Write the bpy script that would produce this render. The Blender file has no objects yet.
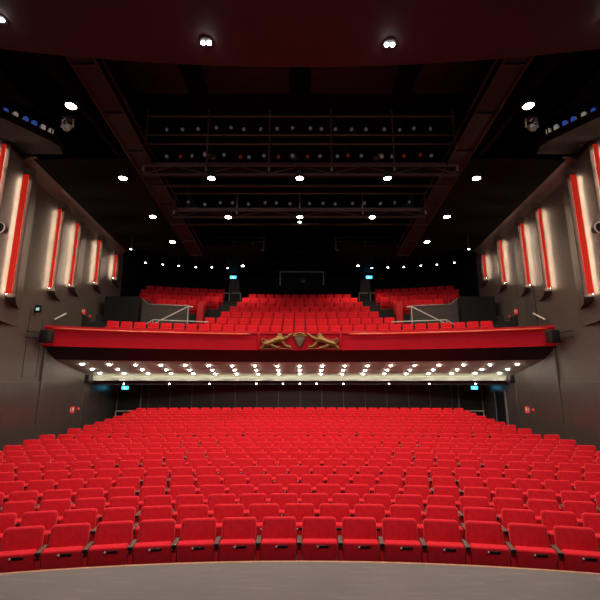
import bpy, bmesh, math, random
from mathutils import Vector, Matrix
random.seed(7)
PI = math.pi
C = bpy.context.scene.collection
CAMX = 0.012
TH = math.atan(82/400.0)          # camera looks up by this much; the eye is the origin of heights
CT, ST = math.cos(TH), math.sin(TH)
STAGE = -1.65                     # stage floor below the eye
WX = 10.9                         # side walls

def proj(x, y, z):
    d = y*CT + z*ST
    u = -y*ST + z*CT
    return 300 + 400*(x-CAMX)/d, 300 - 400*u/d, d

ORD = ['', 'first', 'second', 'third', 'fourth', 'fifth', 'sixth', 'seventh', 'eighth', 'ninth', 'tenth', 'eleventh',
       'twelfth', 'thirteenth', 'fourteenth', 'fifteenth', 'sixteenth', 'seventeenth', 'eighteenth', 'nineteenth', 'twentieth']
def place_word(i, n):             # i from 0, counted from the nearer end
    if n == 1: return 'the only one'
    if i == 0: return 'leftmost'
    if i == n-1: return 'rightmost'
    if n % 2 and i == n//2: return 'middle one'
    if i < n/2: return ORD[i+1] + ' from the left'
    return ORD[n-i] + ' from the right'

# ------------------------------------------------------------------ materials
MATS = {}
def mat(name, col, rough=0.6, var=0.12, scale=6.0, metal=0.0, coat=0.0, sheen=0.0, bump=0.0, emit=None, spec=0.5):
    m = bpy.data.materials.new(name); m.use_nodes = True
    nt = m.node_tree; b = nt.nodes['Principled BSDF']
    tc = nt.nodes.new('ShaderNodeTexCoord')
    nz = nt.nodes.new('ShaderNodeTexNoise'); nz.inputs['Scale'].default_value = scale; nz.inputs['Detail'].default_value = 4
    nt.links.new(tc.outputs['Object'], nz.inputs['Vector'])
    rp = nt.nodes.new('ShaderNodeValToRGB')
    rp.color_ramp.elements[0].position = 0.3; rp.color_ramp.elements[1].position = 0.7
    rp.color_ramp.elements[0].color = tuple(c*(1-var) for c in col) + (1,)
    rp.color_ramp.elements[1].color = tuple(min(1, c*(1+var)) for c in col) + (1,)
    nt.links.new(nz.outputs['Fac'], rp.inputs['Fac'])
    nt.links.new(rp.outputs['Color'], b.inputs['Base Color'])
    b.inputs['Roughness'].default_value = rough; b.inputs['Metallic'].default_value = metal
    b.inputs['Coat Weight'].default_value = coat; b.inputs['Coat Roughness'].default_value = 0.2
    b.inputs['Specular IOR Level'].default_value = spec
    if sheen:
        b.inputs['Sheen Weight'].default_value = sheen; b.inputs['Sheen Roughness'].default_value = 0.4
        b.inputs['Sheen Tint'].default_value = (1, .36, .34, 1)
    if bump:
        bp = nt.nodes.new('ShaderNodeBump'); bp.inputs['Strength'].default_value = bump; bp.inputs['Distance'].default_value = 0.01
        nt.links.new(nz.outputs['Fac'], bp.inputs['Height']); nt.links.new(bp.outputs['Normal'], b.inputs['Normal'])
    if emit:
        b.inputs['Emission Color'].default_value = tuple(emit[0]) + (1,); b.inputs['Emission Strength'].default_value = emit[1]
    MATS[name] = m
    return m

def groove_mat(name, col, pitch, axis, dark=0.45, width=0.03, rough=0.4, coat=0.3):
    """panelled boarding: thin joints at an even pitch along one axis"""
    m = mat(name, col, rough, 0.10, 2.0, coat=coat)
    nt = m.node_tree; b = nt.nodes['Principled BSDF']
    tc = nt.nodes.new('ShaderNodeTexCoord'); sp = nt.nodes.new('ShaderNodeSeparateXYZ')
    nt.links.new(tc.outputs['Object'], sp.inputs[0])
    dv = nt.nodes.new('ShaderNodeMath'); dv.operation = 'DIVIDE'; dv.inputs[1].default_value = pitch
    nt.links.new(sp.outputs[axis], dv.inputs[0])
    fr = nt.nodes.new('ShaderNodeMath'); fr.operation = 'FRACT'; nt.links.new(dv.outputs[0], fr.inputs[0])
    lt = nt.nodes.new('ShaderNodeMath'); lt.operation = 'LESS_THAN'; lt.inputs[1].default_value = width/pitch
    nt.links.new(fr.outputs[0], lt.inputs[0])
    src = b.inputs['Base Color'].links[0].from_socket
    mx = nt.nodes.new('ShaderNodeMix'); mx.data_type = 'RGBA'; mx.blend_type = 'MULTIPLY'
    nt.links.new(lt.outputs[0], mx.inputs[0]); nt.links.new(src, mx.inputs[6]); mx.inputs[7].default_value = (dark, dark, dark, 1)
    nt.links.new(mx.outputs[2], b.inputs['Base Color'])
    # streaky gloss along the boards
    nz = nt.nodes.new('ShaderNodeTexNoise'); nz.inputs['Scale'].default_value = 1.0; nz.inputs['Detail'].default_value = 3
    mp = nt.nodes.new('ShaderNodeMapping'); mp.inputs['Scale'].default_value = (3, 3, .3)
    nt.links.new(tc.outputs['Object'], mp.inputs[0]); nt.links.new(mp.outputs[0], nz.inputs['Vector'])
    ml = nt.nodes.new('ShaderNodeMapRange'); ml.inputs[3].default_value = rough*.7; ml.inputs[4].default_value = rough*1.3
    nt.links.new(nz.outputs['Fac'], ml.inputs[0]); nt.links.new(ml.outputs[0], b.inputs['Roughness'])
    return m

RED = mat('seat_velvet', (.72, .013, .024), .8, .10, 14, sheen=.55, bump=.15, spec=.12)
REDSIDE = mat('seat_side_panel_red', (.56, .008, .014), .6, .08, 8, spec=.3)
WOOD = mat('armrest_wood', (.14, .075, .052), .4, .25, 25)
BLACK = mat('black_paint', (.008, .008, .009), .5, .2, 10)
DKMETAL = mat('dark_steel', (.025, .022, .022), .45, .2, 10, metal=.3)
PLATE = mat('number_plate_black', (.01, .01, .012), .35)
WHITE = mat('white_enamel', (.75, .74, .72), .4, .05)
WALLM = mat('wall_plaster', (.088, .071, .061), .55, .06, 1.2, coat=.05)
WALLD = mat('wall_dark', (.022, .020, .021), .5, .15, 1.5)
WAINS = groove_mat('wainscot_boards', (.068, .054, .048), .52, 1, .6, .02, .38, .35)
BACKW = groove_mat('back_wall_panels', (.030, .029, .029), 1.28, 0, 4.2, .05, .35, .2)
FLOORM = mat('stalls_carpet', (.02, .014, .015), .9, .3, 20)
BALF = mat('balcony_carpet', (.020, .017, .018), .9, .3, 20)
CEILD = mat('ceiling_black', (.006, .005, .006), .9, .2, 1.0, spec=.1)
CEILS = mat('side_ceiling_dark', (.0055, .0042, .0042), .8, .15, 1.0, spec=.15)
SOFF = mat('proscenium_soffit_maroon', (.048, .018, .021), .7, .10, .6)
SOFD = mat('balcony_soffit_brown', (.019, .018, .018), .6, .1, 2)
SOFL = mat('balcony_ceiling_cream', (.35, .375, .335), .7, .05, 2)
FASC = mat('balcony_front_red', (.52, .005, .018), .55, .06, 1.2, spec=.12)
LACQ = mat('rail_lacquer_red', (.85, .085, .03), .28, .06, 3, coat=.5)
GANT = mat('girder_oxide', (.034, .017, .015), .6, .2, 4)
GREYM = mat('grey_steel', (.30, .30, .30), .45, .15, 8, metal=.3)
COVE = mat('cove_moulding', (.14, .11, .095), .5, .08, 2)
GOLD = mat('gilding', (.27, .165, .055), .42, .45, 20, metal=.55)
BRONZE = mat('urn_bronze', (.20, .13, .085), .45, .3, 30, metal=.4)
RAILW = mat('handrail_pale', (.72, .68, .64), .35, .05, 8)
STRIPR = mat('strip_red', (.80, .022, .012), .5, .06, 3, emit=((1, .03, .012), .30))
PARTG = mat('partition_grey', (.065, .054, .051), .6, .1, 3)
GLASS = mat('window_glass_dark', (.012, .015, .02), .08, .2, 3)
REDGEL = mat('red_gel_glint', (.50, .05, .03), .25, .2, 10, emit=((1, .1, .05), .05))  # faint emission stands in for light reflected off the gel
PALELENS = mat('pale_lens_glint', (.55, .55, .6), .15, .2, 10, emit=((.8, .85, 1), .035))  # reflected glints put into the lens as weak emission
BLUELENS = mat('blue_fixture_glow', (.05, .13, .6), .3, .2, 10, emit=((.08, .2, 1), .22))  # body glow added in place of lamplight on the gallery
CREAMLENS = mat('cream_fixture_glow', (.7, .62, .5), .3, .2, 10, emit=((1, .85, .65), .18))  # same added glow, for the pale bodies the house lamps miss
REARW = mat('rear_wall_black', (.007, .0065, .007), .7, .2, 1.5, spec=.08)
GALM = mat('gallery_black', (.010, .007, .007), .6, .2, 3)
LEDW = mat('led_warm', (1, .85, .6), .5, 0, 1, emit=((1, .80, .56), 70))
LEDC = mat('cove_led', (1, .9, .75), .5, 0, 1, emit=((1, .84, .62), 7))
LAMP = mat('lamp_glass_warm', (1, .9, .8), .4, 0, 1, emit=((1, .84, .62), 45))
DOWN = mat('downlight_glass', (1, .92, .82), .4, 0, 1, emit=((1, .88, .72), 60))
SMALL = mat('small_lamp_glass', (1, 1, 1), .4, 0, 1, emit=((.92, .95, 1), 14))
WHLAMP = mat('white_lamp_glass', (1, 1, 1), .4, 0, 1, emit=((1, .97, 1), 45))
EXITF = mat('exit_sign_face', (.03, .35, .5), .3, .05, 2, emit=((.06, .55, .85), 3.0))
EXITW = mat('exit_sign_white', (.9, .95, 1), .3, 0, 2, emit=((.7, .95, 1), 4.0))
ALARM = mat('alarm_red', (.75, .02, .03), .4, .05, 4, emit=((1, .05, .05), .25))
EDGE = mat('stage_edge_timber', (.50, .23, .12), .5, .2, 12)

def stage_mat():
    m = mat('stage_floor', (.150, .120, .112), .55, .10, 1.3)
    nt = m.node_tree; b = nt.nodes['Principled BSDF']
    tc = nt.nodes.new('ShaderNodeTexCoord')
    base = b.inputs['Base Color'].links[0].from_socket
    for k, (rot, sx, amt, lo) in enumerate([(.6, 14, .40, .56), (-.9, 12, .4, .57), (0.05, 16, .30, .57)]):
        mp = nt.nodes.new('ShaderNodeMapping'); mp.inputs['Rotation'].default_value = (0, 0, rot); mp.inputs['Scale'].default_value = (1.6, sx, 1)
        nz = nt.nodes.new('ShaderNodeTexNoise'); nz.inputs['Scale'].default_value = 1.2; nz.inputs['Detail'].default_value = 5; nz.inputs['Roughness'].default_value = .7
        mr = nt.nodes.new('ShaderNodeMapRange'); mr.inputs[1].default_value = lo; mr.inputs[2].default_value = lo+.12; mr.inputs[4].default_value = amt
        nt.links.new(tc.outputs['Object'], mp.inputs[0]); nt.links.new(mp.outputs[0], nz.inputs['Vector']); nt.links.new(nz.outputs['Fac'], mr.inputs[0])
        mx = nt.nodes.new('ShaderNodeMix'); mx.data_type = 'RGBA'
        nt.links.new(mr.outputs[0], mx.inputs[0]); nt.links.new(base, mx.inputs[6])
        mx.inputs[7].default_value = ((.30, .26, .245, 1), (.08, .065, .06, 1), (.26, .22, .21, 1))[k]
        base = mx.outputs[2]
    nt.links.new(base, b.inputs['Base Color'])
    return m
STAGEM = stage_mat()

# ------------------------------------------------------------------ mesh builder
class MB:
    def __init__(s): s.v = []; s.f = []; s.mi = []
    def add(s, vs, fs, mi=0):
        o = len(s.v); s.v += [tuple(v) for v in vs]
        s.f += [tuple(i+o for i in f) for f in fs]; s.mi += [mi]*len(fs)
        return s
    def box(s, c, d, mi=0, bev=0.0, seg=2, M=None):
        bm = bmesh.new(); bmesh.ops.create_cube(bm, size=1)
        for v in bm.verts: v.co = Vector((v.co.x*d[0], v.co.y*d[1], v.co.z*d[2]))
        if bev: bmesh.ops.bevel(bm, geom=bm.edges[:], offset=bev, segments=seg, profile=.5, affect='EDGES')
        T = Matrix.Translation(Vector(c)) @ (M.to_4x4() if M else Matrix())
        bm.verts.index_update()
        s.add([T @ v.co for v in bm.verts], [[v.index for v in f.verts] for f in bm.faces], mi)
        bm.free(); return s
    def cushion(s, c, d, rc, rb, M):
        """upholstered block: wide rounded corners seen from the front, soft edges, slightly puffed"""
        bm = bmesh.new(); bmesh.ops.create_cube(bm, size=1)
        for v in bm.verts: v.co = Vector((v.co.x*d[0], v.co.y*d[1], v.co.z*d[2]))
        e = [e for e in bm.edges if abs(e.verts[0].co.y-e.verts[1].co.y) > d[1]*.5]
        bmesh.ops.bevel(bm, geom=e, offset=rc, segments=4, profile=.5, affect='EDGES')
        e = [e for e in bm.edges if abs(e.verts[0].co.y-e.verts[1].co.y) < 1e-5]
        bmesh.ops.bevel(bm, geom=e, offset=rb, segments=3, profile=.5, affect='EDGES')
        T = Matrix.Translation(Vector(c)) @ M.to_4x4(); bm.verts.index_update()
        s.add([T @ v.co for v in bm.verts], [[v.index for v in f.verts] for f in bm.faces]); bm.free(); return s
    def tube(s, pts, rad, n=8, mi=0, cap=True):
        pts = [Vector(p) for p in pts]
        rad = list(rad) if hasattr(rad, '__len__') else [rad]*len(pts)
        vs, fs = [], []
        prev = None
        for i, p in enumerate(pts):
            t = (pts[min(i+1, len(pts)-1)] - pts[max(i-1, 0)]).normalized()
            if prev is None:
                a = Vector((0, 0, 1)) if abs(t.z) < .9 else Vector((1, 0, 0))
                u = t.cross(a).normalized()
            else:
                u = (prev - t*prev.dot(t)).normalized()
            prev = u; w = t.cross(u)
            for k in range(n):
                a = 2*PI*k/n; vs.append(p + (u*math.cos(a) + w*math.sin(a))*rad[i])
        for i in range(len(pts)-1):
            for k in range(n):
                fs.append((i*n+k, i*n+(k+1) % n, (i+1)*n+(k+1) % n, (i+1)*n+k))
        if cap: fs.append(tuple(range(n-1, -1, -1))); fs.append(tuple((len(pts)-1)*n+k for k in range(n)))
        return s.add(vs, fs, mi)
    def ball(s, c, r, n=10, mi=0):
        r = r if hasattr(r, '__len__') else (r, r, r)
        bm = bmesh.new(); bmesh.ops.create_uvsphere(bm, u_segments=n, v_segments=max(6, n*2//3), radius=1); bm.verts.index_update()
        s.add([(c[0]+v.co.x*r[0], c[1]+v.co.y*r[1], c[2]+v.co.z*r[2]) for v in bm.verts], [[v.index for v in f.verts] for f in bm.faces], mi)
        bm.free(); return s
    def lathe(s, prof, c=(0, 0, 0), n=20, mi=0, M=None):
        vs, fs = [], []
        for (r, z) in prof:
            for k in range(n):
                a = 2*PI*k/n; p = Vector((r*math.cos(a), r*math.sin(a), z))
                if M: p = M @ p
                vs.append(p + Vector(c))
        for i in range(len(prof)-1):
            for k in range(n): fs.append((i*n+k, i*n+(k+1) % n, (i+1)*n+(k+1) % n, (i+1)*n+k))
        fs.append(tuple(range(n-1, -1, -1))); fs.append(tuple((len(prof)-1)*n+k for k in range(n)))
        return s.add(vs, fs, mi)
    def prism(s, poly, axis, a, b, mi=0):
        """poly: 2-D loop in the other two axes (cyclic order); extruded along axis from a to b"""
        def P(u, v, w): return {'x': (w, u, v), 'y': (u, w, v), 'z': (u, v, w)}[axis]
        n = len(poly)
        vs = [P(u, v, a) for u, v in poly] + [P(u, v, b) for u, v in poly]
        fs = [tuple(range(n)), tuple(range(2*n-1, n-1, -1))] + [(i, (i+1) % n, n+(i+1) % n, n+i) for i in range(n)]
        return s.add(vs, fs, mi)
    def sweep(s, prof, yc, x0, x1, n=48, mi=0, sag=None):
        """closed (r, z) outline swept along arcs about (0, yc), cut square at x0 and x1"""
        vs, fs = [], []; m = len(prof)
        for i in range(n+1):
            x = x0 + (x1-x0)*i/n
            for r, z in prof:
                vs.append((x, yc + math.sqrt(r*r - x*x), z))
        for i in range(n):
            for k in range(m): fs.append((i*m+k, (i+1)*m+k, (i+1)*m+(k+1) % m, i*m+(k+1) % m))
        fs.append(tuple(range(m))); fs.append(tuple(n*m+k for k in range(m-1, -1, -1)))
        return s.add(vs, fs, mi)
    def mesh(s, name, mats, smooth=True):
        me = bpy.data.meshes.new(name); me.from_pydata(s.v, [], s.f)
        for m in (mats if isinstance(mats, (list, tuple)) else [mats]): me.materials.append(m)
        me.polygons.foreach_set('material_index', s.mi)
        bm = bmesh.new(); bm.from_mesh(me); bmesh.ops.recalc_face_normals(bm, faces=bm.faces[:]); bm.to_mesh(me); bm.free()
        if smooth:
            me.polygons.foreach_set('use_smooth', [True]*len(me.polygons)); me.set_sharp_from_angle(angle=math.radians(38))
        me.update(); return me
    def build(s, name, mats, parent=None, smooth=True):
        o = bpy.data.objects.new(name, s.mesh(name, mats, smooth)); C.objects.link(o)
        if parent: o.parent = parent
        return o

def tag(o, label, cat, group=None, kind=None):
    o['label'] = label; o['category'] = cat
    if group: o['group'] = group
    if kind: o['kind'] = kind
    return o
def struct(mb, name, m, smooth=True):
    o = mb.build(name, m, None, smooth); o['kind'] = 'structure'; return o
def thing(name, label, cat, loc=(0, 0, 0), rz=0, group=None, rot=None):
    o = bpy.data.objects.new(name, None); C.objects.link(o); o.empty_display_size = .1
    o.location = loc; o.rotation_euler = rot if rot else (0, 0, rz)
    return tag(o, label, cat, group)
def inst(name, me, parent):
    o = bpy.data.objects.new(name, me); C.objects.link(o); o.parent = parent; return o
def dup(root, loc, rot, label, group=None):
    r = root.copy(); C.objects.link(r); r.location = loc; r.rotation_euler = rot; r['label'] = label
    if group: r['group'] = group
    for ch in list(root.children):
        c = ch.copy(); C.objects.link(c); c.parent = r
        for g in list(ch.children):
            d = g.copy(); C.objects.link(d); d.parent = c
    return r

# ================================================================== SETTING
# --- stage
YS, RS = 4.2-14.0, 14.0
def disc_poly(r, x, n=40): return [(-x + 2*x*i/n, YS + math.sqrt(r*r-(-x+2*x*i/n)**2)) for i in range(n+1)]
mb = MB(); arc = disc_poly(RS-.045, 9.5)
mb.prism(arc + [(9.5, -7), (-9.5, -7)], 'z', STAGE-.25, STAGE)
struct(mb, 'floor', STAGEM)
mb = MB(); mb.sweep([(RS-.045, STAGE-.10), (RS, STAGE-.10), (RS, STAGE-.004), (RS-.045, STAGE+.001)], YS, -9.5, 9.5, 60)
struct(mb, 'stage_edge', EDGE)
mb = MB(); mb.sweep([(RS-.16, -2.9), (RS-.06, -2.9), (RS-.06, STAGE-.25), (RS-.16, STAGE-.25)], YS, -9.5, 9.5, 60)
struct(mb, 'stage_front', BLACK)

# --- stalls rows: distance of the row at the middle, height of the seat tops, curvature
D = [6.5 + .82*k for k in range(12)] + [17.1 + .8*k for k in range(8)]
YPX = [518.3, 504.7, 494.2, 484.7, 475, 466.3, 458.7, 452.2, 447, 441.9, 437, 432.5, 426.9, 423.8, 420.8, 418, 415.2, 412.5, 410, 407.6]
def height_at(y, py):
    yc = (300-py)/400
    return y*(ST+CT*yc)/(CT-ST*yc)
H = [height_at(d, p) for d, p in zip(D, YPX)]
INVR = [.0565, .0476, .042, .0385, .034, .030, .026, .023, .021, .019, .0175, .0165, .0150, .014, .013, .0125, .012, .0115, .011, .0105]
SEATH = .90
FL = [h-SEATH for h in H]
# floor: stepped carpeted tiers, one per row
mb = MB(); nx = 24
lines = [(3.3, FL[0], .0565)]
for k in range(20):
    f0 = D[k]-.45
    lines.append((f0, FL[k-1] if k else FL[0], INVR[k])); lines.append((f0+.001, FL[k], INVR[k]))
lines.append((24.3, FL[19], .0))
vs, fs = [], []
for (y, z, ir) in lines:
    for i in range(nx+1):
        x = -WX + 2*WX*i/nx
        vs.append((x, min(24.3, y - ir*x*x/2), z))
for j in range(len(lines)-1):
    for i in range(nx):
        a = j*(nx+1)+i; fs.append((a, a+1, a+nx+2, a+nx+1))
mb.add(vs, fs); struct(mb, 'floor_stalls', FLOORM, False)

# --- side walls
def cove_z(y): return 8.63 - .094*(y-14.1)
STRIPS = [  # y, z bottom, z top, width, panel run, how far the panel before it still stands out
    (13.20, 2.45, 8.44, .15, 2.2, 0.0), (14.22, 3.12, 7.80, .22, 1.15, .16), (16.84, 3.95, 7.58, .13, 1.1, 0),
    (18.30, 4.45, 7.50, .13, 1.1, 0), (20.45, 5.10, 7.43, .125, 1.1, 0), (22.45, 5.88, 7.27, .12, 1.0, 0)]
for s, side in ((-1, 'left'), (1, 'right')):
    X = s*WX
    mb = MB(); mb.prism([(2, 0.0), (23.7, 0.0), (23.7, 8.2), (14.5, 8.9), (14.5, 11.2), (2, 11.2)], 'x', X, X+s*.3)
    struct(mb, 'wall_'+side, WALLM, False)
    mb = MB(); mb.prism([(23.7, 0.0), (29.4, 0.0), (29.4, 8.2), (23.7, 8.2)], 'x', X, X+s*.3)
    struct(mb, 'wall_rear_'+side, REARW, False)
    mb = MB(); mb.box((X + s*.13, 13.15, -1.48), (.34, 22.3, 2.98))
    struct(mb, 'wainscot_'+side, WAINS, False)
    mb = MB(); mb.box((X - s*.045, 13.15, .005), (.012, 22.3, .02)); struct(mb, 'trim_'+side, COVE, False)
    mb = MB(); mb.box((X - s*.04, 17.15, -.1), (.08, .12, 3.2), bev=.02); struct(mb, 'pilaster_'+side, WALLM)
    mb = MB(); mb.box((X - s*.04, 20.6, -1.2), (.03, .06, 2.6), bev=.01); struct(mb, 'pilaster_'+side, PARTG)
    # cove moulding along the top of the wall
    mb = MB(); vs = []; fs = []
    n = 24; q = 7
    for i in range(n+1):
        y = 14.2 + (23.2-14.2)*i/n; zc = cove_z(y)
        for k in range(q):
            a = PI/2*k/(q-1)
            vs.append((X - s*(.02 + .55*(1-math.cos(a))), y, zc - .42 + .45*math.sin(a)))
        vs.append((X + s*.05, y, zc+.10))
    m = q+1
    for i in range(n):
        for k in range(m): fs.append((i*m+k, (i+1)*m+k, (i+1)*m+(k+1) % m, i*m+(k+1) % m))
    fs.append(tuple(range(m))); fs.append(tuple(n*m+k for k in range(m)))
    mb.add(vs, fs); struct(mb, 'cove_'+side, COVE)
    # side ceiling
    mb = MB(); mb.prism([(14.35, cove_z(14.35)), (23.0, cove_z(23.0)), (23.0, cove_z(23)+.15), (14.5, cove_z(14.35)+.15), (14.5, 11.3), (3.0, 11.3), (3.0, 11.15), (14.35, 11.15)], 'x', s*6.6, s*(WX+.2))
    struct(mb, 'ceiling_'+side, CEILS, False)
    # folded wall panels: each stands out at its leading edge and runs back into the wall
    for k, (y0, zb, zt, w, L, off) in enumerate(STRIPS):
        p = w + off + .20; mb = MB()
        zl = zb - .22; zu = min(cove_z(y0)-.30, zt+.35)
        N = 14; vs = []; fs = []
        for i in range(N+1):
            t = i/N; y = y0 + L*t
            d = p*(1-t)**1.15
            low = zb - .10 - .16*(1-math.exp(-t*9)) - .10*t
            vs += [(X, y, low), (X - s*d, y, low), (X - s*d, y, zu), (X, y, zu)]
        for i in range(N):
            for c in range(4): fs.append((i*4+c, i*4+(c+1) % 4, (i+1)*4+(c+1) % 4, (i+1)*4+c))
        fs.append((0, 1, 2, 3)); mb.add(vs, fs)
        struct(mb, 'wall_panel_'+side, WALLM)
        mb = MB(); mb.box((X - s*(off + (p-off)*.6), y0-.012, (zb+.02+zt+.1)/2), ((p-off)*.8, .02, zt-zb+.08)); struct(mb, 'panel_edge_'+side, BLACK, False)
        lab = 'glowing red upright wall strip on the %s wall, %s' % (side, ['nearest the stage', 'second from the stage, the widest', 'third from the stage', 'fourth from the stage', 'fifth from the stage', 'farthest from the stage'][k])
        t = thing('wall_light', lab, 'wall light', (X - s*off, y0-.06, zb), 0, 'red light strips on the side walls')
        MB().box((-s*(.13+w/2), -.08, (zt-zb)/2), (w, .03, zt-zb), bev=.006).build('red_board', STRIPR, t)
        MB().box((-s*.112, -.02, (zt-zb)/2-.03), (.012, .02, zt-zb-.06)).build('light_tube', LEDW, t)['label'] = 'warm white light tube'
        for q in (.15, .85): MB().box((-s*(.13+w/2), -.03, (zt-zb)*q), (.05, .09, .05)).build('bracket', BLACK, t)

# --- back walls
mb = MB(); mb.box((0, 24.4, -1.1), (2*WX, .2, 3.4)); struct(mb, 'wall_back', BACKW, False)
mb = MB(); mb.box((0, 29.3, 8.5), (2*WX, .2, 9.0)); struct(mb, 'wall_rear', REARW, False)
# --- ceilings
mb = MB(); mb.box((0, 18.9, 12.7), (15, 21.5, .2)); struct(mb, 'ceiling', CEILD, False)
for s, side in ((-1, 'left'), (1, 'right')):
    mb = MB(); mb.box((s*6.75, 26.1, 8.1), (8.5, 6.4, .16)); struct(mb, 'ceiling_rear_'+side, CEILS, False)
    mb = MB(); mb.box((s*7.1, 15, 10.7), (.16, 16, 4.0)); struct(mb, 'ceiling_well_'+side, CEILD, False)
for i in range(4):
    mb = MB(); mb.box((-6.2+4.15*i, 13.4, 11.6), (3.3, 1.9, .1), bev=.02); struct(mb, 'ceiling_panel', SOFD)
# proscenium soffit over the stage edge
mb = MB(); yb = 8.95-47
mb.prism([(-14 + 28*i/40, yb + math.sqrt(47*47 - (-14+28*i/40)**2)) for i in range(41)] + [(14, -6), (-14, -6)], 'z', 8.0, 8.35)
struct(mb, 'ceiling_proscenium', SOFF)

# --- balcony
YB, RB = -6.6, 26.0
RB1 = 27.0; BR = [27.0, 28.1, 29.15, 30.2, 31.3, 32.35, 33.4, 34.5]
BTOP = [2.86, 3.38, 3.90, 4.40, 4.90, 5.40, 5.88, 6.40]
prof = [(26.05, 1.56), (26.05, 2.0), (26.35, 1.96)]
for k in range(8):
    r0 = BR[k]-.42; z = BTOP[k]-.9
    if k: prof += [(r0, BTOP[k-1]-.9), (r0, z)]
prof += [(35.9, 5.5), (35.9, 4.6), (31.5, 2.6), (30.3, 1.2), (29.6, .5), (26.9, 1.15)]
mb = MB(); mb.sweep(prof, YB, -WX, WX, 40); struct(mb, 'balcony_floor', BALF, False)
mb = MB(); mb.sweep([(26.0, 1.50), (26.9, .98), (26.9, 1.14), (26.0, 1.555)], YB, -WX, WX, 48); struct(mb, 'balcony_soffit', SOFD)
def ceil_z(r): return .97 - .228*(r-26.9)
mb = MB(); mb.sweep([(26.905, ceil_z(26.9)), (29.8, ceil_z(29.8)), (29.8, ceil_z(29.8)+.1), (26.905, ceil_z(26.9)+.1)], YB, -WX, WX, 48); struct(mb, 'balcony_ceiling', SOFL)
mb = MB(); mb.sweep([(29.8, .08), (30.0, .08), (30.0, .45), (29.8, .45)], YB, -WX, WX, 48)
mb.sweep([(29.45, .07), (29.8, .07), (29.8, .10), (29.49, .10), (29.49, .19), (29.45, .19)], YB, -WX, WX, 48)
struct(mb, 'light_trough', SOFL)
mb = MB(); mb.sweep([(29.51, .115), (29.57, .115), (29.57, .15), (29.51, .15)], YB, -WX+.3, WX-.3, 48)
tag(mb.build('cove_light', LEDC), 'long warm light line behind the lip at the back of the balcony underside', 'cove light')
mb = MB(); mb.sweep([(29.85, -.15), (30.2, -.15), (30.2, .075), (29.85, .075)], YB, -WX, WX, 48); struct(mb, 'bulkhead', WALLD)
# fascia
def fprof(): return [(25.98, 1.50), (26.05, 1.50), (26.05, 1.57), (26.06, 2.14), (26.02, 2.16), (25.99, 2.22), (25.97, 2.30), (25.98, 2.385), (26.05, 2.395), (26.16, 2.37), (26.16, 1.54), (25.98, 1.54)]
mb = MB()
mb.sweep([(26.04, 1.56), (26.16, 1.56), (26.16, 2.36), (26.04, 2.36)], YB, -WX, WX, 60)
mb.sweep([(25.98, 1.50), (26.18, 1.50), (26.18, 1.565), (25.98, 1.565)], YB, -WX, WX, 60)
mb.sweep([(25.97, 2.29), (25.985, 2.37), (26.05, 2.395), (26.18, 2.38), (26.18, 2.28)], YB, -WX, WX, 60)
for xx in [-9.4, -7.6, -5.8, -3.9, 3.9, 5.8, 7.6, 9.4]:
    mb.box((xx, YB+math.sqrt(26.045**2-xx*xx), 1.9), (.012, .03, .66))
struct(mb, 'balcony_front', FASC)
mb = MB()
for xx in (-1.98, 1.98): mb.box((xx, YB+math.sqrt(26.0**2-xx*xx), 1.93), (.10, .12, .74), bev=.012)
struct(mb, 'crest_frame', FASC)
for a, b, side in ((-10.6, -2.35, 'left'), (2.35, 10.6, 'right')):
    t = thing('rail', 'glossy orange red rail along the %s half of the balcony front' % side, 'rail', ((a+b)/2, YB+26, 1.5), 0, 'rails on the balcony front')
    mb = MB(); pts = [(a+(b-a)*i/24 - (a+b)/2, math.sqrt(25.87**2-(a+(b-a)*i/24)**2) - 26, 2.25-1.5) for i in range(25)]
    mb.tube(pts, [.015]+[.05]*23+[.015], 10); mb.build('bar', LACQ, t)
    for i in (2, 7, 12, 17, 22):
        p = pts[i]; MB().box((p[0], p[1]+.06, p[2]), (.05, .10, .03)).build('bracket', LACQ, t)

# ================================================================== SEATS
def seat_parts():
    P = {}
    tilt = Matrix.Rotation(math.radians(-9), 3, 'X')
    b = MB(); b.cushion((0, .045, .685), (.508, .095, .435), .055, .036, tilt)
    P['backrest'] = b.mesh('backrest', RED)
    b = MB(); b.box((0, .03, .34), (.44, .03, .42), bev=.01, M=tilt)
    P['back_shell'] = b.mesh('back_shell', REDSIDE)
    t2 = Matrix.Rotation(math.radians(13), 3, 'X')
    b = MB(); b.box((0, -.125, .455), (.502, .12, .43), bev=.03, seg=3, M=t2)
    P['seat_pad'] = b.mesh('seat_pad', RED)
    b = MB(); b.box((.058, -.222, .602), (.145, .012, .034), bev=.005, M=t2)
    P['number_plate'] = b.mesh('number_plate', PLATE)
    b = MB(); b.lathe([(.001, 0), (.012, 0), (.012, .006), (.001, .006)], (-.030, -.230, .604), 14, M=Matrix.Rotation(PI/2, 3, 'X'))
    for k, xx in enumerate((.0, .02, .04, .06)): pass
    P['number_disc'] = b.mesh('number_disc', WHITE)
    b = MB(); b.box((-.293, -.07, .31), (.066, .25, .62), bev=.012)
    P['side_panel'] = b.mesh('side_panel', REDSIDE)
    b = MB(); b.prism([(-.326, -.225), (-.260, -.225), (-.262, .05), (-.322, .05)], 'z', .622, .652)
    P['armrest'] = b.mesh('armrest', WOOD, False)
    b = MB(); b.box((-.293, -.232, .632), (.068, .016, .044), bev=.005)
    P['arm_cap'] = b.mesh('arm_cap', BLACK)
    return P
SP = seat_parts()
ROWN = ['front', 'second', 'third', 'fourth', 'fifth', 'sixth', 'seventh', 'eighth', 'ninth', 'tenth', 'eleventh', 'twelfth', 'thirteenth']
COUNT = [32, 31, 32, 31, 32, 31, 32, 31, 32, 31, 32, 31, 32, 31, 32, 31, 32, 31, 32, 31]
PITCH = [.595, .595, .587, .604, .592, .580, .602, .598, .578, .600, .580, .600] + [.577, .585, .565, .58, .56, .573, .555, .573]
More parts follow.
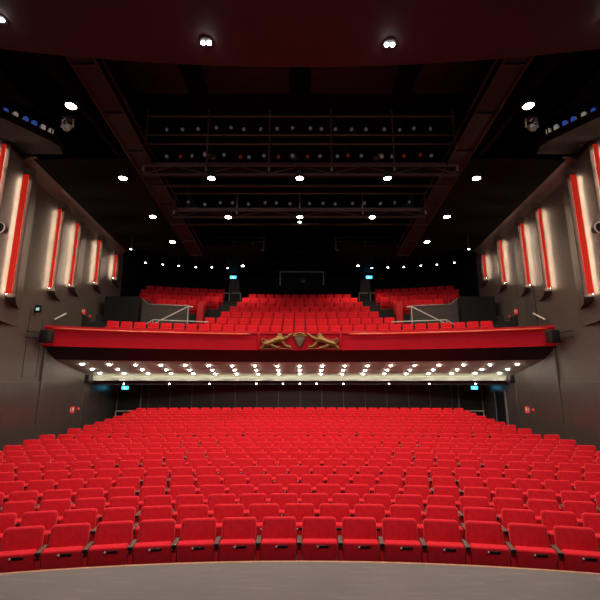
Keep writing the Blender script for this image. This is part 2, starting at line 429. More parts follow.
def on_row(k, s_):
    R = 1/INVR[k]; a = s_/R
    return R*math.sin(a), D[k] - R*(1-math.cos(a)), -a
spots = []
for k in range(20):
    n = COUNT[k]
    if k == 0: n = 28
    for i in range(n):
        x, y, rz = on_row(k, (i-(n-1)/2)*PITCH[k]); spots.append((k, x, y, rz))
def shows(k, x, y, rz):
    xs = [proj(x + dx*math.cos(rz), y + dx*math.sin(rz), H[k]-.1)[0] for dx in (-.25, .25)]
    return min(xs) < 597 and max(xs) > 3
alone, rest = [], []
for sp_ in spots: (alone if sp_[0] < 13 and shows(*sp_) else rest).append(sp_)
proto = None
for k in range(13):
    row = [s_ for s_ in alone if s_[0] == k]; n = len(row)
    for i, (_, x, y, rz) in enumerate(row):
        lab = 'red tip-up theatre seat, %s in the %s stalls row from the stage' % (place_word(i, n), ROWN[k])
        loc = (x, y, FL[k])
        if proto is None:
            proto = thing('theatre_seat', lab, 'seat', loc, rz, 'red seats in the stalls')
            for nm in ('backrest', 'back_shell', 'seat_pad', 'side_panel', 'armrest'): inst(nm, SP[nm], proto)
            pl = inst('number_plate', SP['number_plate'], [c for c in proto.children if c.name.startswith('seat_pad')][0]); pl['label'] = 'black number plate with a white disc'
            inst('number_disc', SP['number_disc'], [c for c in proto.children if c.name.startswith('seat_pad')][0])
            inst('arm_cap', SP['arm_cap'], [c for c in proto.children if c.name.startswith('armrest')][0])
        else:
            dup(proto, loc, (0, 0, rz), lab)
# the rows behind and the seats past the ends: one mass
def bake(parts, places, name, mats, me_mats):
    vs, fs, mi = [], [], []
    for (x, y, z, rz) in places:
        M = Matrix.Translation((x, y, z)) @ Matrix.Rotation(rz, 4, 'Z')
        for me in parts:
            o = len(vs); vs += [tuple(M @ v.co) for v in me.vertices]
            fs += [tuple(i+o for i in p.vertices) for p in me.polygons]; mi += [me_mats[me.name]]*len(me.polygons)
    me = bpy.data.meshes.new(name); me.from_pydata(vs, [], fs)
    for m in mats: me.materials.append(m)
    me.polygons.foreach_set('material_index', mi); me.polygons.foreach_set('use_smooth', [True]*len(fs)); me.set_sharp_from_angle(angle=math.radians(38)); me.update()
    o = bpy.data.objects.new(name, me); C.objects.link(o); return o
parts = [SP[q] for q in ('backrest', 'back_shell', 'seat_pad', 'side_panel', 'armrest', 'arm_cap')]
mm = {SP['backrest'].name: 0, SP['back_shell'].name: 1, SP['seat_pad'].name: 0, SP['side_panel'].name: 1, SP['armrest'].name: 2, SP['arm_cap'].name: 3}
o = bake(parts, [(x, y, FL[k], rz) for k, x, y, rz in rest], 'theatre_seating', [RED, REDSIDE, WOOD, BLACK], mm)
tag(o, 'dense red seat rows at the back of the stalls beneath the balcony', 'seats', None, 'stuff')

# --- balcony seats: single meshes, too small to show parts
b = MB(); b.box((0, .045, .665), (.515, .10, .47), bev=.035, seg=3, M=Matrix.Rotation(math.radians(-9), 3, 'X'))
b.box((0, -.12, .42), (.52, .12, .40), bev=.03, M=Matrix.Rotation(math.radians(12), 3, 'X'))
b.box((-.275, -.05, .3), (.03, .22, .60), bev=.01)
b.box((0, .03, .22), (.46, .03, .44))
BSEAT = b.mesh('balcony_seat', RED)
bs_first = None
def bseat(x, y, z, rz, lab, grp):
    global bs_first
    if bs_first is None:
        o = bpy.data.objects.new('balcony_seat', BSEAT); C.objects.link(o); o['category'] = 'seat'; bs_first = o
    else:
        o = bs_first.copy(); C.objects.link(o)
    o.location = (x, y, z); o.rotation_euler = (0, 0, rz); o['label'] = lab; o['group'] = grp
BN = [31, 17, 15, 14, 13, 13, 12]; BP = [.605, .60, .60, .60, .61, .585, .585]
BROW = ['front', 'second', 'third', 'fourth', 'fifth', 'sixth', 'top']
for k in range(7):
    for i in range(BN[k]):
        s_ = (i-(BN[k]-1)/2)*BP[k]; a = s_/BR[k]
        where = 'along the balcony front rail' if k == 0 else 'in the %s row of the central balcony block' % BROW[k]
        bseat(BR[k]*math.sin(a), YB+BR[k]*math.cos(a), BTOP[k]-.9, -a, 'red balcony seat %s, %s' % (where, place_word(i, BN[k])), 'red seats on the balcony')
SB = [(7, 9, -5.25), (6, 9, -5.15), (5, 8, -5.2), (4, 5, -5.75)]
SBN = {7: 'top', 6: 'second-from-top', 5: 'third-from-top', 4: 'lowest'}
for s, side in ((-1, 'left'), (1, 'right')):
    for (k, n, xin) in SB:
        a0 = math.asin(xin/BR[k])
        for i in range(n):
            a = a0 - (i+.5)*.59/BR[k]
            pos = n-1-i if s < 0 else i
            bseat(-s*BR[k]*math.sin(a), YB+BR[k]*math.cos(a), BTOP[k]-.9, s*a, 'red seat, %s row of the %s balcony side block, %s' % (SBN[k], side, place_word(pos, n)), 'red seats on the balcony')

# ================================================================== BALCONY FITTINGS
def steel_rail(name, label, pts, posts, m=RAILW, r=.028, grp=None):
    base = Vector(pts[0]); t = thing(name, label, 'handrail', base, 0, grp)
    MB().tube([Vector(p)-base for p in pts], r, 8).build('bar', m, t)
    for (p, h) in posts:
        q = Vector(p)-base; MB().tube([q, q-Vector((0, 0, h))], r*.8, 8).build('post', m, t)
    return t
for s, side in ((-1, 'left'), (1, 'right')):
    # entrance box of the balcony: dark outer wall and the grey partition with sloping rails
    mb = MB(); mb.prism([(21.2, 1.9), (21.2, 4.55), (23.4, 4.55), (23.4, 1.9)], 'x', s*10.55, s*8.72)
    tag(mb.build('entrance_box', BLACK), 'black entrance enclosure on the %s of the balcony beside the side wall' % side, 'enclosure', 'balcony entrance enclosures')
    t = thing('partition', 'grey brown partition beside the %s balcony stairs, with a sloped top corner' % side, 'partition', (s*7.35, 21.6, 2.0))
    b = MB(); b.prism([(-1.3, 0), (1.3, 0), (1.3, 2.05), (-.9, 2.15), (-1.3, 2.5)] if s < 0 else [(1.3, 0), (-1.3, 0), (-1.3, 2.05), (.9, 2.15), (1.3, 2.5)], 'y', -.06, .06); b.build('panel', PARTG, t, False)
    b = MB(); b.tube([(-s*-1.32, -.07, 2.5), (s*.9, -.07, 2.18), (-s*1.3, -.07, 2.08)], .022, 6); b.build('capping', GREYM, t)
    mb = MB(); mb.box((s*5.72, 22.7, 3.6), (.36, .30, 1.75), bev=.02)
    tag(mb.build('seat_end_panel', REDSIDE), 'upright red end panel beside the %s balcony stairs' % side, 'panel', 'red end panels')
    # pale handrails in front of the stairs
    yf = 20.55
    steel_rail('handrail', 'long level pale handrail above the front balcony seats on the %s' % side,
               [(s*8.0, yf, 2.92), (s*7.62, yf, 3.16), (s*4.85, yf+.35, 3.10), (s*4.80, yf+.35, 2.6)], [((s*7.62, yf, 3.16), .7), ((s*4.85, yf+.35, 3.1), .7)], grp='pale balcony handrails')
    steel_rail('handrail', 'sloping pale handrail climbing past the grey partition on the %s balcony stairs' % side,
               [(s*7.75, yf+.25, 2.95), (s*6.0, yf+.6, 3.98), (s*5.75, yf+.6, 3.95)], [((s*6.0, yf+.6, 3.98), 1.2)], grp='pale balcony handrails')
    for i, (xa, xb) in enumerate([(3.66, 4.22), (4.35, 5.0)]):
        steel_rail('landing_rail', 'short pale rail at the top of the %s balcony aisle, the %s one' % (side, ['inner', 'outer'][i]),
                   [(s*xa*1.16, 28.0, 6.25), (s*xb*1.16, 28.0, 6.25)], [((s*xa*1.16, 28.0, 6.25), .95)], r=.035, grp='rails at the top of the balcony aisles')
    mb = MB(); mb.prism([(s*4.35, 5.45), (s*5.35, 5.45), (s*5.2, 7.55), (s*4.55, 7.55)], 'y', 28.9, 29.19)
    d = mb.build('door_%d' % (1 if s < 0 else 2), PARTG, None, False); d['kind'] = 'structure'
    # white rail up the side wall, beside the balcony
    steel_rail('wall_handrail', 'short pale sloping handrail fixed to the %s wall above the balcony end' % side,
               [(s*10.72, 17.3, 2.68), (s*10.72, 18.1, 3.08)], [], r=.035, grp='wall handrails')
    # balcony-end loudspeaker on a bracket
    t = thing('loudspeaker', 'black loudspeaker on a bracket at the %s end of the balcony front' % side, 'speaker', (s*10.52, 16.60, 1.62), s*.2, 'loudspeakers at the balcony ends')
    MB().box((0, 0, .24), (.42, .36, .52), bev=.03).build('cabinet', BLACK, t)
    MB().box((0, -.185, .24), (.36, .02, .46), bev=.008).build('grille', DKMETAL, t)
    for z in (.12, .36): MB().box((s*.10, -.5, z), (.05, .75, .05)).build('bracket', BLACK, t)
    # loudspeaker under the balcony
    t = thing('loudspeaker', 'small black loudspeaker under the %s end of the balcony ceiling' % side, 'speaker', (s*10.45, 20.2, -.02), s*.3, 'loudspeakers under the balcony')
    MB().box((0, 0, .17), (.28, .26, .40), bev=.02).build('cabinet', BLACK, t)
    MB().box((0, -.135, .17), (.22, .02, .34), bev=.006).build('grille', DKMETAL, t)
    # fire call points and lamps on the side walls
    for (y, z, sz, lab, nm) in [(19.7, -1.30, (.24, .30), 'red call point sign on the lower %s wall under the balcony', 'fire_sign'), (19.75, 3.45, (.20, .26), 'small red call point sign on the upper %s wall beside the balcony', 'fire_sign'),
                            (20.25 if s < 0 else 19.2, -1.27, (.12, .12), 'small round red alarm beside the call point on the lower %s wall', 'fire_alarm'), (20.4, 3.32, (.10, .10), 'tiny red alarm beside the upper %s wall call point', 'fire_alarm')]:
        t = thing(nm, lab % side, 'fire sign', (s*(WX-.045), y, z), 0, 'red fire points')
        if nm == 'fire_sign':
            MB().box((-s*.03, 0, 0), (.06, sz[0]*1.1, sz[1]), bev=.008).build('housing', ALARM, t)
            MB().box((-s*.063, 0, .03), (.008, sz[0]*.5, sz[1]*.45)).build('pictogram', WHITE, t)
            MB().box((-s*.03, -.148 if sz[0] > .2 else -.125, 0), (.05, .01, sz[1]*.5)).build('end_plate', WHITE, t)
        else:
            MB().lathe([(sz[0]*.5, 0), (sz[0]*.5, .05), (sz[0]*.3, .07)], (0, 0, 0), 14, M=Matrix.Rotation(-s*PI/2, 3, 'Y')).build('housing', ALARM, t)
    if s > 0:
        mb = MB(); mb.box((WX-.02, 18.55, 3.3), (.05, .85, 2.2)); struct(mb, 'door_8', PARTG, False)
    t = None if s > 0 else thing('exit_sign', 'small dark green lit exit box on the upper %s wall above the balcony end' % side, 'exit sign', (s*(WX-.02), 16.2, 2.95), 0, 'exit signs')
    if t: MB().box((-s*.12, 0, 0), (.24, .10, .30), bev=.01).build('housing', BLACK, t)
    if t: MB().box((-s*.13, -.056, -.02), (.13, .01, .12)).build('face', mat('exit_face_green', (.3, .5, .45), .3, .05, 4, emit=((.5, .9, .8), .5)), t)
    # concealed door outlines in the walls
    mb = MB(); xx = s*(WX-.004)
    for (y0_, z0_, y1_, z1_) in [(15.95, .20, 15.97, 2.95), (16.80, .20, 16.82, 2.6), (15.95, .18, 16.82, .20)]:
        mb.box((xx, (y0_+y1_)/2, (z0_+z1_)/2), (.012, max(.02, y1_-y0_), max(.02, z1_-z0_)))
    if s < 0: struct(mb, 'door_outline_'+side, WALLD, False)
    mb = MB(); mb.box((s*(WX-.03), 20.1, 2.75), (.06, .6, 1.0)); struct(mb, 'door_%d' % (3 if s < 0 else 4), WALLD, False)
    # wall-mounted projector beside the stage
    t = thing('wall_projector', 'round black lamp with a white rim on the %s wall between red strips' % side, 'spotlight', (s*10.68, 13.30, 5.12), 0, 'round wall lamps')
    MB().lathe([(.05, -.2), (.17, -.18), (.2, .0), (.16, .05)], (-s*.2, -.1, .15), 18, M=Matrix.Rotation(PI/2, 3, 'X')).build('housing', BLACK, t)
    MB().tube([(-s*.2+.2*math.cos(a*PI/8), -.16, .15+.2*math.sin(a*PI/8)) for a in range(17)], .022, 6).build('rim', WHITE, t)
    MB().box((-s*.0, -.02, .1), (.3, .08, .08)).build('bracket', BLACK, t)
# right-hand dark doorway under the balcony
mb = MB(); mb.box((WX-.05, 22.2, -1.55), (.1, 1.0, 2.1)); struct(mb, 'door_5', BLACK, False)
mb = MB()
for yy in (21.66, 22.74): mb.box((WX-.06, yy, -1.5), (.13, .06, 2.2))
mb.box((WX-.06, 22.2, -.45), (.13, 1.1, .06)); struct(mb, 'trim_door', GREYM, False)
# exit doors at the back of the stalls and low rails before them
for s, side in ((-1, 'left'), (1, 'right')):
    mb = MB(); mb.box((s*10.05, 24.27, -1.35), (1.3, .06, 2.1)); struct(mb, 'door_%d' % (6 if s < 0 else 7), WALLD, False)
    mb = MB()
    for xx in (9.36, 10.74): mb.box((s*xx, 24.25, -1.2), (.07, .10, 2.4))
    struct(mb, 'door_frame_'+side, GREYM, False)
    steel_rail('landing_rail', 'pale level rail beside the back %s stalls exit' % side, [(s*10.6, 23.85, -1.64), (s*9.55, 23.85, -1.64)], [((s*10.6, 23.85, -1.64), .68), ((s*9.55, 23.85, -1.64), .68)], r=.04, grp='rails at the stalls exits')

# exit signs
def running_man(b, sc):
    b.ball((-.05*sc, -.03, .07*sc), (.018*sc, .006, .018*sc), 8)
    for p, r in [([(-.05, .05), (-.03, -.01)], .016), ([(-.03, -.01), (.0, -.04), (-.01, -.08)], .009), ([(-.03, -.01), (-.06, -.05), (-.09, -.06)], .009), ([(-.05, .045), (-.01, .03), (.01, .04)], .007), ([(-.05, .045), (-.08, .02)], .007)]:
        b.tube([(q[0]*sc, -.03, q[1]*sc) for q in p], r*sc, 6)
    b.box((.07*sc, -.03, .0), (.07*sc, .006, .16*sc))
def exit_sign(x, y, z, w, h, lab):
    t = thing('exit_sign', lab, 'exit sign', (x, y, z), 0, 'exit signs')
    MB().box((0, 0, 0), (w+.05, .06, h+.05), bev=.008).build('housing', BLACK, t)
    MB().box((0, -.026, 0), (w, .02, h)).build('face', EXITF, t)
    b = MB(); running_man(b, h/.2); b.build('pictogram', EXITW, t)['label'] = 'white running figure and doorway'
exit_sign(-10.2, 23.95, -.33, .40, .19, 'lit blue green exit sign over the back left stalls door')
exit_sign(10.2, 23.95, -.33, .40, .19, 'lit blue green exit sign over the back right stalls door')
exit_sign(-5.0, 29.1, 7.70, .46, .22, 'small blue lit exit sign high behind the balcony, left of the centre')
exit_sign(5.2, 29.1, 7.70, .46, .22, 'small blue lit exit sign high behind the balcony, right of the centre')

# control windows
t = thing('control_window', 'wide control room window with a pale frame above the top balcony row', 'window', (.15, 29.15, 7.1), 0, 'control room windows')
MB().box((0, 0, .5), (3.2, .04, 1.0)).build('pane', GLASS, t)
for c, d in [((0, -.05, 1.02), (3.36, .08, .07)), ((-1.63, -.05, .5), (.07, .08, 1.0)), ((1.63, -.05, .5), (.07, .08, 1.0))]: MB().box(c, d).build('frame', GREYM, t)
MB().box((.1, -.1, .35), (.5, .12, .4), bev=.05).build('console', DKMETAL, t)
t = thing('control_window', 'narrow dark window high on the rear wall above the control room', 'window', (-.15, 29.15, 9.75), 0, 'control room windows')
MB().box((0, 0, .42), (3.0, .04, .84)).build('pane', GLASS, t)
MB().box((0, -.05, .87), (3.1, .08, .06)).build('frame', GANT, t); MB().box((0, -.05, -.03), (3.1, .08, .06)).build('frame', GANT, t)

# crest on the balcony front
t = thing('coat_of_arms', 'gilded crest of two facing lions holding an urn shaped shield on the balcony front', 'crest', (0, YB+25.93, 1.54))
U = .00810
def cp(u, v, d=0.0): return ((u-303)*U*.992, -d, (182-v)*U)
for s in (1, -1):
    b = MB()
    def L(pts, rs, d=.05, n=8):
        q = [cp(303 + s*(u-303), v, d) for u, v in pts]
        b.tube(q, [r*1.14*U for r in rs], n)
    L([(92, 152), (112, 148), (140, 138), (165, 128), (190, 124), (205, 128)], [13, 18, 15, 17, 22, 14])          # trunk
    L([(172, 130), (178, 115), (184, 105)], [18, 17, 13])                                                          # neck and mane
    b.ball(cp(303+s*(182-303), 101, .07), (15*U, 12*U, 13*U), 10)
    b.ball(cp(303+s*(196-303), 104, .08), (9*U, 8*U, 7*U), 8)
    b.ball(cp(303+s*(174-303), 90, .06), (5*U, 4*U, 5*U), 6)
    L([(195, 124), (215, 118), (232, 110), (245, 98), (258, 92)], [11, 10, 8, 7, 7], .07)                          # raised foreleg
    L([(192, 130), (205, 148), (214, 160), (228, 166), (250, 168)], [12, 10, 8, 7, 7], .05)                        # stepping foreleg
    L([(110, 150), (128, 156), (150, 166), (170, 172), (186, 174)], [14, 11, 8, 7, 6], .06)                        # hind leg
    L([(98, 150), (90, 162), (80, 172), (70, 176)], [13, 10, 8, 7], .03)                                           # hind leg
    L([(92, 150), (80, 140), (70, 128), (76, 120), (92, 126), (112, 132), (130, 128), (138, 120)], [5, 4, 4, 4, 4, 4, 5, 7], .03)  # tail
    b.box(cp(303+s*(160-303), 178, .02), (200*U, .06, 5*U), bev=.01)
    ln = b.build('lion', GOLD, t)
b = MB()
for v0, hw, d in [(100, 38, .10), (118, 36, .13), (140, 26, .12), (160, 14, .08), (178, 3, .03)]: pass
outline = [(265, 104), (272, 98), (303, 94), (334, 98), (341, 104), (338, 122), (326, 146), (312, 168), (303, 180), (294, 168), (280, 146), (268, 122)]
n = len(outline); vs = [cp(u, v, 0) for u, v in outline] + [cp(303+(u-303)*.82, 132+(v-132)*.82, .11) for u, v in outline] + [cp(303, 128, .15)]
b.add(vs, [(i, (i+1) % n, n+(i+1) % n, n+i) for i in range(n)] + [(n+i, n+(i+1) % n, 2*n) for i in range(n)] + [tuple(range(n))])
for v in (112, 128, 144): b.box(cp(303, v, .13), ((60-(v-112)*.7)*U, .03, 3*U), bev=.004)
b.build('urn_shield', BRONZE, t)['label'] = 'bronze urn shaped shield'
b = MB(); b.tube([cp(264, 102, .08), cp(283, 90, .13), cp(303, 86, .15), cp(323, 90, .13), cp(342, 102, .08)], 5*U, 8)
b.tube([cp(268, 104, .12), cp(303, 100, .16), cp(338, 104, .12)], 4*U, 8)
for u, v in ((283, 94), (303, 92), (323, 94)): b.ball(cp(u, v, .16), 5*U, 8)
b.build('crown', GOLD, t)

# ================================================================== OVERHEAD
def lamp_obj(name, lab, cat, loc, R, hgt, lens, grp, hood=BLACK):
    t = thing(name, lab, cat, loc, 0, grp)
    MB().lathe([(R*.85, hgt), (R, hgt*.8), (R, .0), (R*.82, .0), (R*.80, .03)], (0, 0, 0), 18).build('housing', hood, t)
    dp = .062 if lens is DOWN else .04
    MB().lathe([(R*.84, .0), (R*.75, -dp*.45), (R*.45, -dp*.88), (R*.05, -dp)], (0, 0, .0), 18).build('lens', lens, t)
    if lens is LAMP: MB().tube([(0, 0, hgt), (0, 0, hgt+((max(.05, cove_z(loc[1])-loc[2]-hgt-.005) if loc[1] > 14.4 else .4) if abs(loc[0]) > 6.5 else (.50 if loc[1] > 24 else .04)))], .02, 8).build('rod', DKMETAL, t)
    return t
def spot(loc, power, col, angle=150, blend=.6, rad=.08, rot=(0, 0, 0), name='lamp_beam'):
    l = bpy.data.lights.new(name, 'SPOT'); l.energy = power; l.color = col; l.spot_size = math.radians(angle); l.spot_blend = blend; l.shadow_soft_size = rad
    o = bpy.data.objects.new(name, l); C.objects.link(o); o.location = loc; o.rotation_euler = rot; return o
WARM = (1, .82, .62)
BEAM = [(10.8, 8.27), (14.55, 7.90), (17.85, 7.70), (20.9, 7.54)]
BX = 7.0
P_HOUSE = 400
LN = ['nearest the stage', 'second from the stage', 'third from the stage', 'farthest from the stage']
for s, side in ((-1, 'left'), (1, 'right')):
    for k, (y, z) in enumerate(BEAM):
        x = s*BX*(1.0 if k == 0 else 1)
        lamp_obj('house_lamp', 'round warm house lamp under the %s ceiling girder, %s' % (side, LN[k]), 'ceiling lamp', (x, y, z), .18, .26, LAMP, 'house lamps')
        spot((x, y, z-.06), P_HOUSE*(1, 1, .7, .55)[k], WARM)
CR = [(14.55, 7.90, [-3.5, 0, 3.48], 'under the front lighting bridge'), (17.85, 7.68, [-3.4, 0, 3.45], 'under the second lighting bridge'), (24.5, 7.25, [-3.64, 3.70], 'under the rear catwalk')]
for (y, z, xs, w) in CR:
    for i, x in enumerate(xs):
        lamp_obj('house_lamp', 'round warm house lamp %s, %s' % (w, place_word(i, len(xs)) if len(xs) > 2 else ['left one', 'right one'][i]), 'ceiling lamp', (x, y, z), .17 if y < 20 else .11, .26, LAMP, 'house lamps')
        spot((x, y, z-.06), P_HOUSE*(1 if y < 15 else .65), WARM)
lamp_obj('work_lamp', 'small white lamp hanging in the middle below the second bridge', 'ceiling lamp', (0, 18.6, 7.75), .10, .2, SMALL, None)
# girders carrying the lamps
for s, side in ((-1, 'left'), (1, 'right')):
    t = thing('ceiling_girder', 'long dark red ceiling girder sloping to the rear on the %s' % side, 'girder', (s*6.2, 15.5, 8.3))
    def gz(y): return 8.68 - .115*(y-12.4) - 8.3
    ya, yb_ = 6.2, 23.0
    for dx in (-.36, .36):
        for dz in (0, .42):
            MB().tube([(dx, ya-15.5, gz(ya)+dz), (dx, yb_-15.5, gz(yb_)+dz)], .05, 6).build('chord', GANT, t)
    MB().prism([(ya-15.5, gz(ya)+.03), (yb_-15.5, gz(yb_)+.03), (yb_-15.5, gz(yb_)+.06), (ya-15.5, gz(ya)+.06)], 'x', -.33, .33).build('soffit_board', SOFD, t)
    n = 9
    for i in range(n+1):
        y = ya + (yb_-ya)*i/n
        MB().box((0, y-15.5, gz(y)), (.72, .07, .07)).build('cross_tie', GANT, t)
# lighting bridges
def bridge(name, lab, x0, x1, y, zb, zdeck, ztop, nbay, rails):
    t = thing(name, lab, 'bridge', ((x0+x1)/2, y, zb)); xm = (x0+x1)/2; W = x1-x0
    for dy in (0, .9):
        MB().box((0, dy, .05), (W, .08, .09)).build('bottom_chord', GANT, t)
    MB().box((0, .47, zdeck-zb), (W, .98, .10)).build('deck', CEILS, t)
    MB().box((0, -.04, zdeck-zb), (W, .03, .16)).build('toe_board', GREYM, t)
    b = MB()
    for i in range(nbay*2):
        xa, xb = -W/2 + W*i/(nbay*2), -W/2 + W*(i+1)/(nbay*2)
        za, zb_ = (.08, zdeck-zb-.06) if i % 2 == 0 else (zdeck-zb-.06, .08)
        b.tube([(xa, -.02, za), (xb, -.02, zb_)], .03, 6)
    b.build('lattice', GANT, t)
    for i in range(nbay+1):
        x = -W/2 + W*i/nbay
        MB().box((x, -.02, (ztop-zb)/2+.1), (.07, .06, ztop-zb-.2)).build('post', GREYM, t)
    for z in rails: MB().tube([(-W/2, -.04, z-zb), (W/2, -.04, z-zb)], .035, 6).build('handrail', GREYM, t)
    return t
bridge('lighting_bridge', 'two tier lighting bridge across the ceiling nearest the stage', -6.2, 6.25, 14.5, 7.98, 8.45, 10.9, 5, (9.35, 9.75, 10.6))
bridge('lighting_bridge', 'second lower lighting bridge across the ceiling behind the front one', -6.05, 6.05, 18.0, 7.70, 8.12, 9.0, 4, (8.95,))
for s, side in ((-1, 'left'), (1, 'right')):
    bridge('catwalk', 'dark railed catwalk box near the rear ceiling on the %s' % side, s*4.3-1.95, s*4.3+1.95, 24.9, 8.2, 8.4, 9.3, 2, (9.0, 9.28))

# stage lights on the bridges
def par(lens):
    t = thing('stage_light', '', 'stage light', (0, 0, 0))
    M = Matrix.Rotation(PI/2+.45, 3, 'X')
    MB().lathe([(.05, -.24), (.09, -.22), (.105, 0), (.115, .10), (.10, .10)], (0, 0, 0), 14, M=M).build('can', DKMETAL, t)
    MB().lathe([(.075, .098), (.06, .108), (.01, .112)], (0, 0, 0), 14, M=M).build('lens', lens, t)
    b = MB(); b.tube([(-.15, 0, 0), (-.15, 0, .2), (.15, 0, .2), (.15, 0, 0)], .014, 6); b.tube([(0, 0, .2), (0, 0, .36)], .02, 6); b.build('yoke', BLACK, t)
    return t
def profile_light():
    t = thing('profile_spot', '', 'stage light', (0, 0, 0))
    M = Matrix.Rotation(PI/2+.5, 3, 'X')
    MB().lathe([(.06, -.3), (.13, -.28), (.13, -.05), (.09, 0), (.09, .32), (.11, .33), (.10, .33)], (0, 0, 0), 14, M=M).build('barrel', GREYM, t)
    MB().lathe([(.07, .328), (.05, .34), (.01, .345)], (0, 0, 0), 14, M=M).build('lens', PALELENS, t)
    b = MB(); b.tube([(-.16, 0, 0), (-.16, 0, .22), (.16, 0, .22), (.16, 0, 0)], .015, 6); b.tube([(0, 0, .22), (0, 0, .40)], .02, 6); b.build('yoke', BLACK, t)
    return t
def row_of(fn, kinds, xs, y, z, where, grp, noun):
    protos = {}
    for i, (x, kd) in enumerate(zip(xs, kinds)):
        adj = {'red': 'red tinted', 'pale': 'pale', 'profile': 'long grey'}[kd]
        lab = '%s %s %s, %s' % (adj, noun, where, place_word(i, len(xs)))
        jx, jz, rz_ = random.uniform(-.10, .10), random.uniform(-.05, .05), random.uniform(-.5, .5)
        rx_ = random.uniform(-.25, .1)
        if kd not in protos:
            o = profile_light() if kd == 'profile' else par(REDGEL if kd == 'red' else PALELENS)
            o.location = (x+jx, y, z+jz); o.rotation_euler = (rx_, 0, rz_); o['label'] = lab; o['group'] = grp; protos[kd] = o
        else: dup(protos[kd], (x+jx, y, z+jz), (rx_, 0, rz_), lab, grp)
xs = [-5.35+.565*i for i in range(20)]
row_of(None, ['pale', 'red', 'pale', 'profile', 'pale', 'red', 'pale', 'pale', 'red', 'profile', 'red', 'pale', 'pale', 'red', 'pale', 'profile', 'pale', 'red', 'red', 'pale'], xs, 14.75, 8.98, 'on the front bridge, lower tier', 'stage lights on the front bridge', 'stage light')
row_of(None, ['pale']*18, [-5.35+.63*i for i in range(18)], 14.75, 10.22, 'on the front bridge, upper tier', 'stage lights on the front bridge', 'stage light')
row_of(None, ['pale']*16, [-5.35+.713*i for i in range(16)], 18.25, 8.58, 'on the second lighting bridge', 'stage lights on the second bridge', 'stage light')
for s, side in ((-1, 'left'), (1, 'right')):
    row_of(None, ['pale']*5, [s*4.3-1.2+.6*i for i in range(5)], 25.1, 8.88, 'on the %s rear catwalk' % side, 'stage lights on the rear catwalks', 'stage light')
    # side gallery near the stage with its lamps
    t = thing('lighting_gallery', 'dark lighting gallery ledge high on the %s wall beside the stage' % side, 'gallery', (s*WX, 13.2, 8.68))
    pl = [(-s*-.0, -1.6), (-s*1.2, -.35), (-s*1.75, .35), (-s*1.75, 1.2), (0, 1.2)]
    pl = [(0, -2.2), (-s*.9, -1.3), (-s*1.75, .05), (-s*1.85, .35), (-s*1.7, .9), (0, .9)]
    MB().prism(pl, 'z', 0, .24).build('platform', GALM, t, False)
    MB().prism([(a*1.01, b_-.01) for a, b_ in pl], 'z', .24, .30).build('edge_strip', GANT, t, False)
    b = MB(); b.tube([(0, -2.2, .95), (-s*.9, -1.3, .95), (-s*1.75, .05, .95)], .03, 6); b.build('handrail', DKMETAL, t)
    for q in ((-s*.9, -1.3), (-s*1.72, .05)): MB().tube([(q[0], q[1], .3), (q[0], q[1], .95)], .025, 6).build('post', DKMETAL, t)
    spots_ = [(.30, -1.30, 'pale'), (.52, -1.15, 'blue'), (.72, -.95, 'blue'), (.92, -.75, 'pale'), (1.12, -.5, 'blue'), (1.28, -.28, 'blue'), (1.45, -.05, 'pale'), (1.60, .18, 'pale')]
    for i, (dx, dy, kd) in enumerate(spots_):
        tt = thing('gallery_light', '%s lamp on the %s lighting gallery, %s' % ({'blue': 'blue', 'pale': 'cream'}[kd], side, 'nearest the wall' if i == 0 else ORD[i+1]+' from the wall'), 'stage light', (s*(WX-dx), 13.2+dy, 8.98), s*.5, 'lamps on the side galleries')
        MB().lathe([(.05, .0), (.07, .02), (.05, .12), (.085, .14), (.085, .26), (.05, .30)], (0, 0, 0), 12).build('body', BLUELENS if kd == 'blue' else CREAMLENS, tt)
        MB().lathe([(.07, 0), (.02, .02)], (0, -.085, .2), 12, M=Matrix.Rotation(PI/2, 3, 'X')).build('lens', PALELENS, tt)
    # moving head hung next to the girder
    tt = thing('moving_light', 'silver moving head lamp hanging beside the %s girder lamp nearest the stage' % side, 'stage light', (s*7.55, 11.6, 8.05), 0, 'moving head lamps')
    MB().box((0, 0, .42), (.34, .3, .16), bev=.03).build('base', BLACK, tt)
    MB().tube([(-.17, 0, .36), (-.19, 0, .05)], .03, 8).tube([(.17, 0, .36), (.19, 0, .05)], .03, 8).build('yoke', GREYM, tt)
    MB().lathe([(.06, -.18), (.10, -.12), (.11, .08), (.09, .14)], (0, 0, .05), 16, M=Matrix.Rotation(2.4, 3, 'X')).build('head', GREYM, tt)
    b = MB()
    for q in range(5): b.ball((-.1+.06*(q % 3), -.12, .0+.07*q), .022, 8)
    b.build('fittings', PALELENS, tt)  # glowing beads stand for small glints on the fixture
# proscenium soffit lamps
for i, (x, y, lab) in enumerate([(-2.24, 8.17, 'white twin lamp in the maroon soffit left of the centre'), (2.17, 8.22, 'white twin lamp in the maroon soffit right of the centre'), (-6.76, 7.55, 'white twin lamp in the maroon soffit at the left frame edge'), (6.95, 7.5, 'white twin lamp in the maroon soffit at the right frame edge')]):
    t = thing('soffit_lamp', lab, 'ceiling lamp', (x, y, 8.0), 0, 'lamps in the maroon soffit')
    MB().lathe([(.17, .02), (.17, -.02), (.14, -.025)], (0, 0, 0), 20).build('rim', BLACK, t)
    for dx in (-.07, .07):
        MB().ball((dx, -.01, -.035), (.055, .055, .035), 12).build('bulb', WHLAMP, t)
    spot((x, y, 7.88), 1050, (1, .95, .92), 110, .7, .1, (math.radians(16), 0, 0))
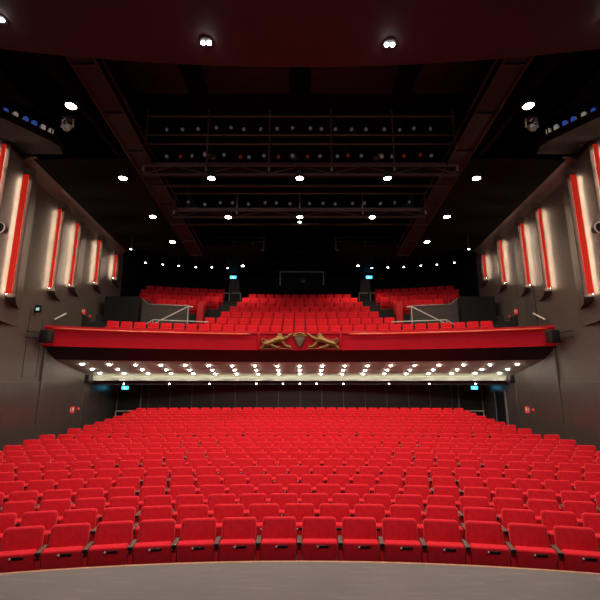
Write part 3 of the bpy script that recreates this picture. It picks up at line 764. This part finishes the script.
# small white lamps along the rear ceiling
for s, side in ((-1, 'left'), (1, 'right')):
    SM = [(131, 249, 21.0), (145.5, 262.5, 24), (163, 264.5, 25), (179, 265.5, 25.2), (196, 267, 25.5), (212, 267.3, 25.6), (228, 268, 25.7)]
    for i, (px, py, y) in enumerate(SM):
        yc = (300-py)/400; tt_ = y/(CT-ST*yc); x = s*(300-px)/400*tt_; z = tt_*(ST+CT*yc)
        zc = cove_z(y) if y < 23 else 8.02
        t = thing('small_lamp', 'tiny white lamp under the rear %s ceiling, %s' % (side, 'nearest the side wall' if i == 0 else ORD[i+1]+' from the side wall'), 'ceiling lamp', (x, y, z), 0, 'small lamps under the rear ceiling')
        MB().lathe([(.05, max(.12, zc-z)), (.06, .10), (.06, .0)], (0, 0, 0), 12).build('stem', BLACK, t)
        MB().lathe([(.06, 0), (.045, -.03), (.005, -.045)], (0, 0, 0), 12).build('lens', SMALL, t)

# downlights under the balcony
rows = [(27.50, 'front'), (28.36, 'middle'), (29.12, 'back')]
first = None
for (r, w) in rows:
    n = 19
    for i in range(n):
        a = math.asin(27.6*math.sin((i-9)*1.158/27.6)/r)
        x, y = r*math.sin(a), YB + r*math.cos(a)
        if abs(x) > WX-.3: continue
        z = ceil_z(r)
        lab = 'recessed downlight under the balcony, %s in the %s row' % (place_word(i, n), w)
        if first is None:
            first = lamp_obj('downlight', lab, 'ceiling lamp', (x, y, z-.008), .09, .05, DOWN, 'downlights under the balcony', WHITE)
        else: dup(first, (x, y, z-.008), (0, 0, 0), lab)
        spot((x, y, z-.13), 6, WARM, 150, .6, .05)
# small white spots on the dark bulkhead
first = None
BS = [-9.3, -7.1, -5.0, -2.45, -.95, .0, .95, 2.45, 4.95, 7.05, 9.3]
for i, x in enumerate(BS):
    y = YB + math.sqrt(29.78**2 - x*x)
    lab = 'tiny white spot on the dark bulkhead under the balcony, %s' % place_word(i, len(BS))
    if first is None:
        first = thing('bulkhead_lamp', lab, 'ceiling lamp', (x, y, -.10), 0, 'spots on the dark bulkhead')
        MB().lathe([(.05, -.05), (.05, .08)], (0, 0, 0), 12, M=Matrix.Rotation(PI/2, 3, 'X')).build('housing', BLACK, first)
        MB().ball((0, -.075, 0), (.042, .02, .042), 10).build('lens', SMALL, first)
    else: dup(first, (x, y, -.10), (0, 0, 0), lab)

# ================================================================== LIGHT OVER THE STAGE (behind the eye), CAMERA, WORLD
def area(loc, target, sx, sy, power, col):
    l = bpy.data.lights.new('stage_work_light', 'AREA'); l.shape = 'RECTANGLE'; l.size = sx; l.size_y = sy; l.energy = power; l.color = col
    o = bpy.data.objects.new('stage_work_light', l); C.objects.link(o); o.location = loc
    o.rotation_euler = (Vector(target)-Vector(loc)).to_track_quat('-Z', 'Y').to_euler()
area((0, 0.2, 7.6), (0, 8, -2.5), 9, .6, 560, (1, .92, .88))

w = bpy.data.worlds.new('dark_hall'); bpy.context.scene.world = w; w.use_nodes = True
w.node_tree.nodes['Background'].inputs[0].default_value = (.5, .45, .45, 1); w.node_tree.nodes['Background'].inputs[1].default_value = .004

cam = bpy.data.cameras.new('camera'); co = bpy.data.objects.new('camera', cam); C.objects.link(co)
cam.sensor_width = 36; cam.sensor_fit = 'HORIZONTAL'; cam.lens = 36*400/600; cam.clip_end = 200
co.location = (CAMX, 0, 0); co.rotation_euler = (PI/2 + TH, 0, 0)
sc = bpy.context.scene; sc.camera = co
sc.view_settings.view_transform = 'Standard'; sc.view_settings.look = 'None'; sc.view_settings.gamma = 1; sc.view_settings.exposure = 0.0
sc.view_settings.use_curve_mapping = False
print('SEATS', len(alone), len(rest))
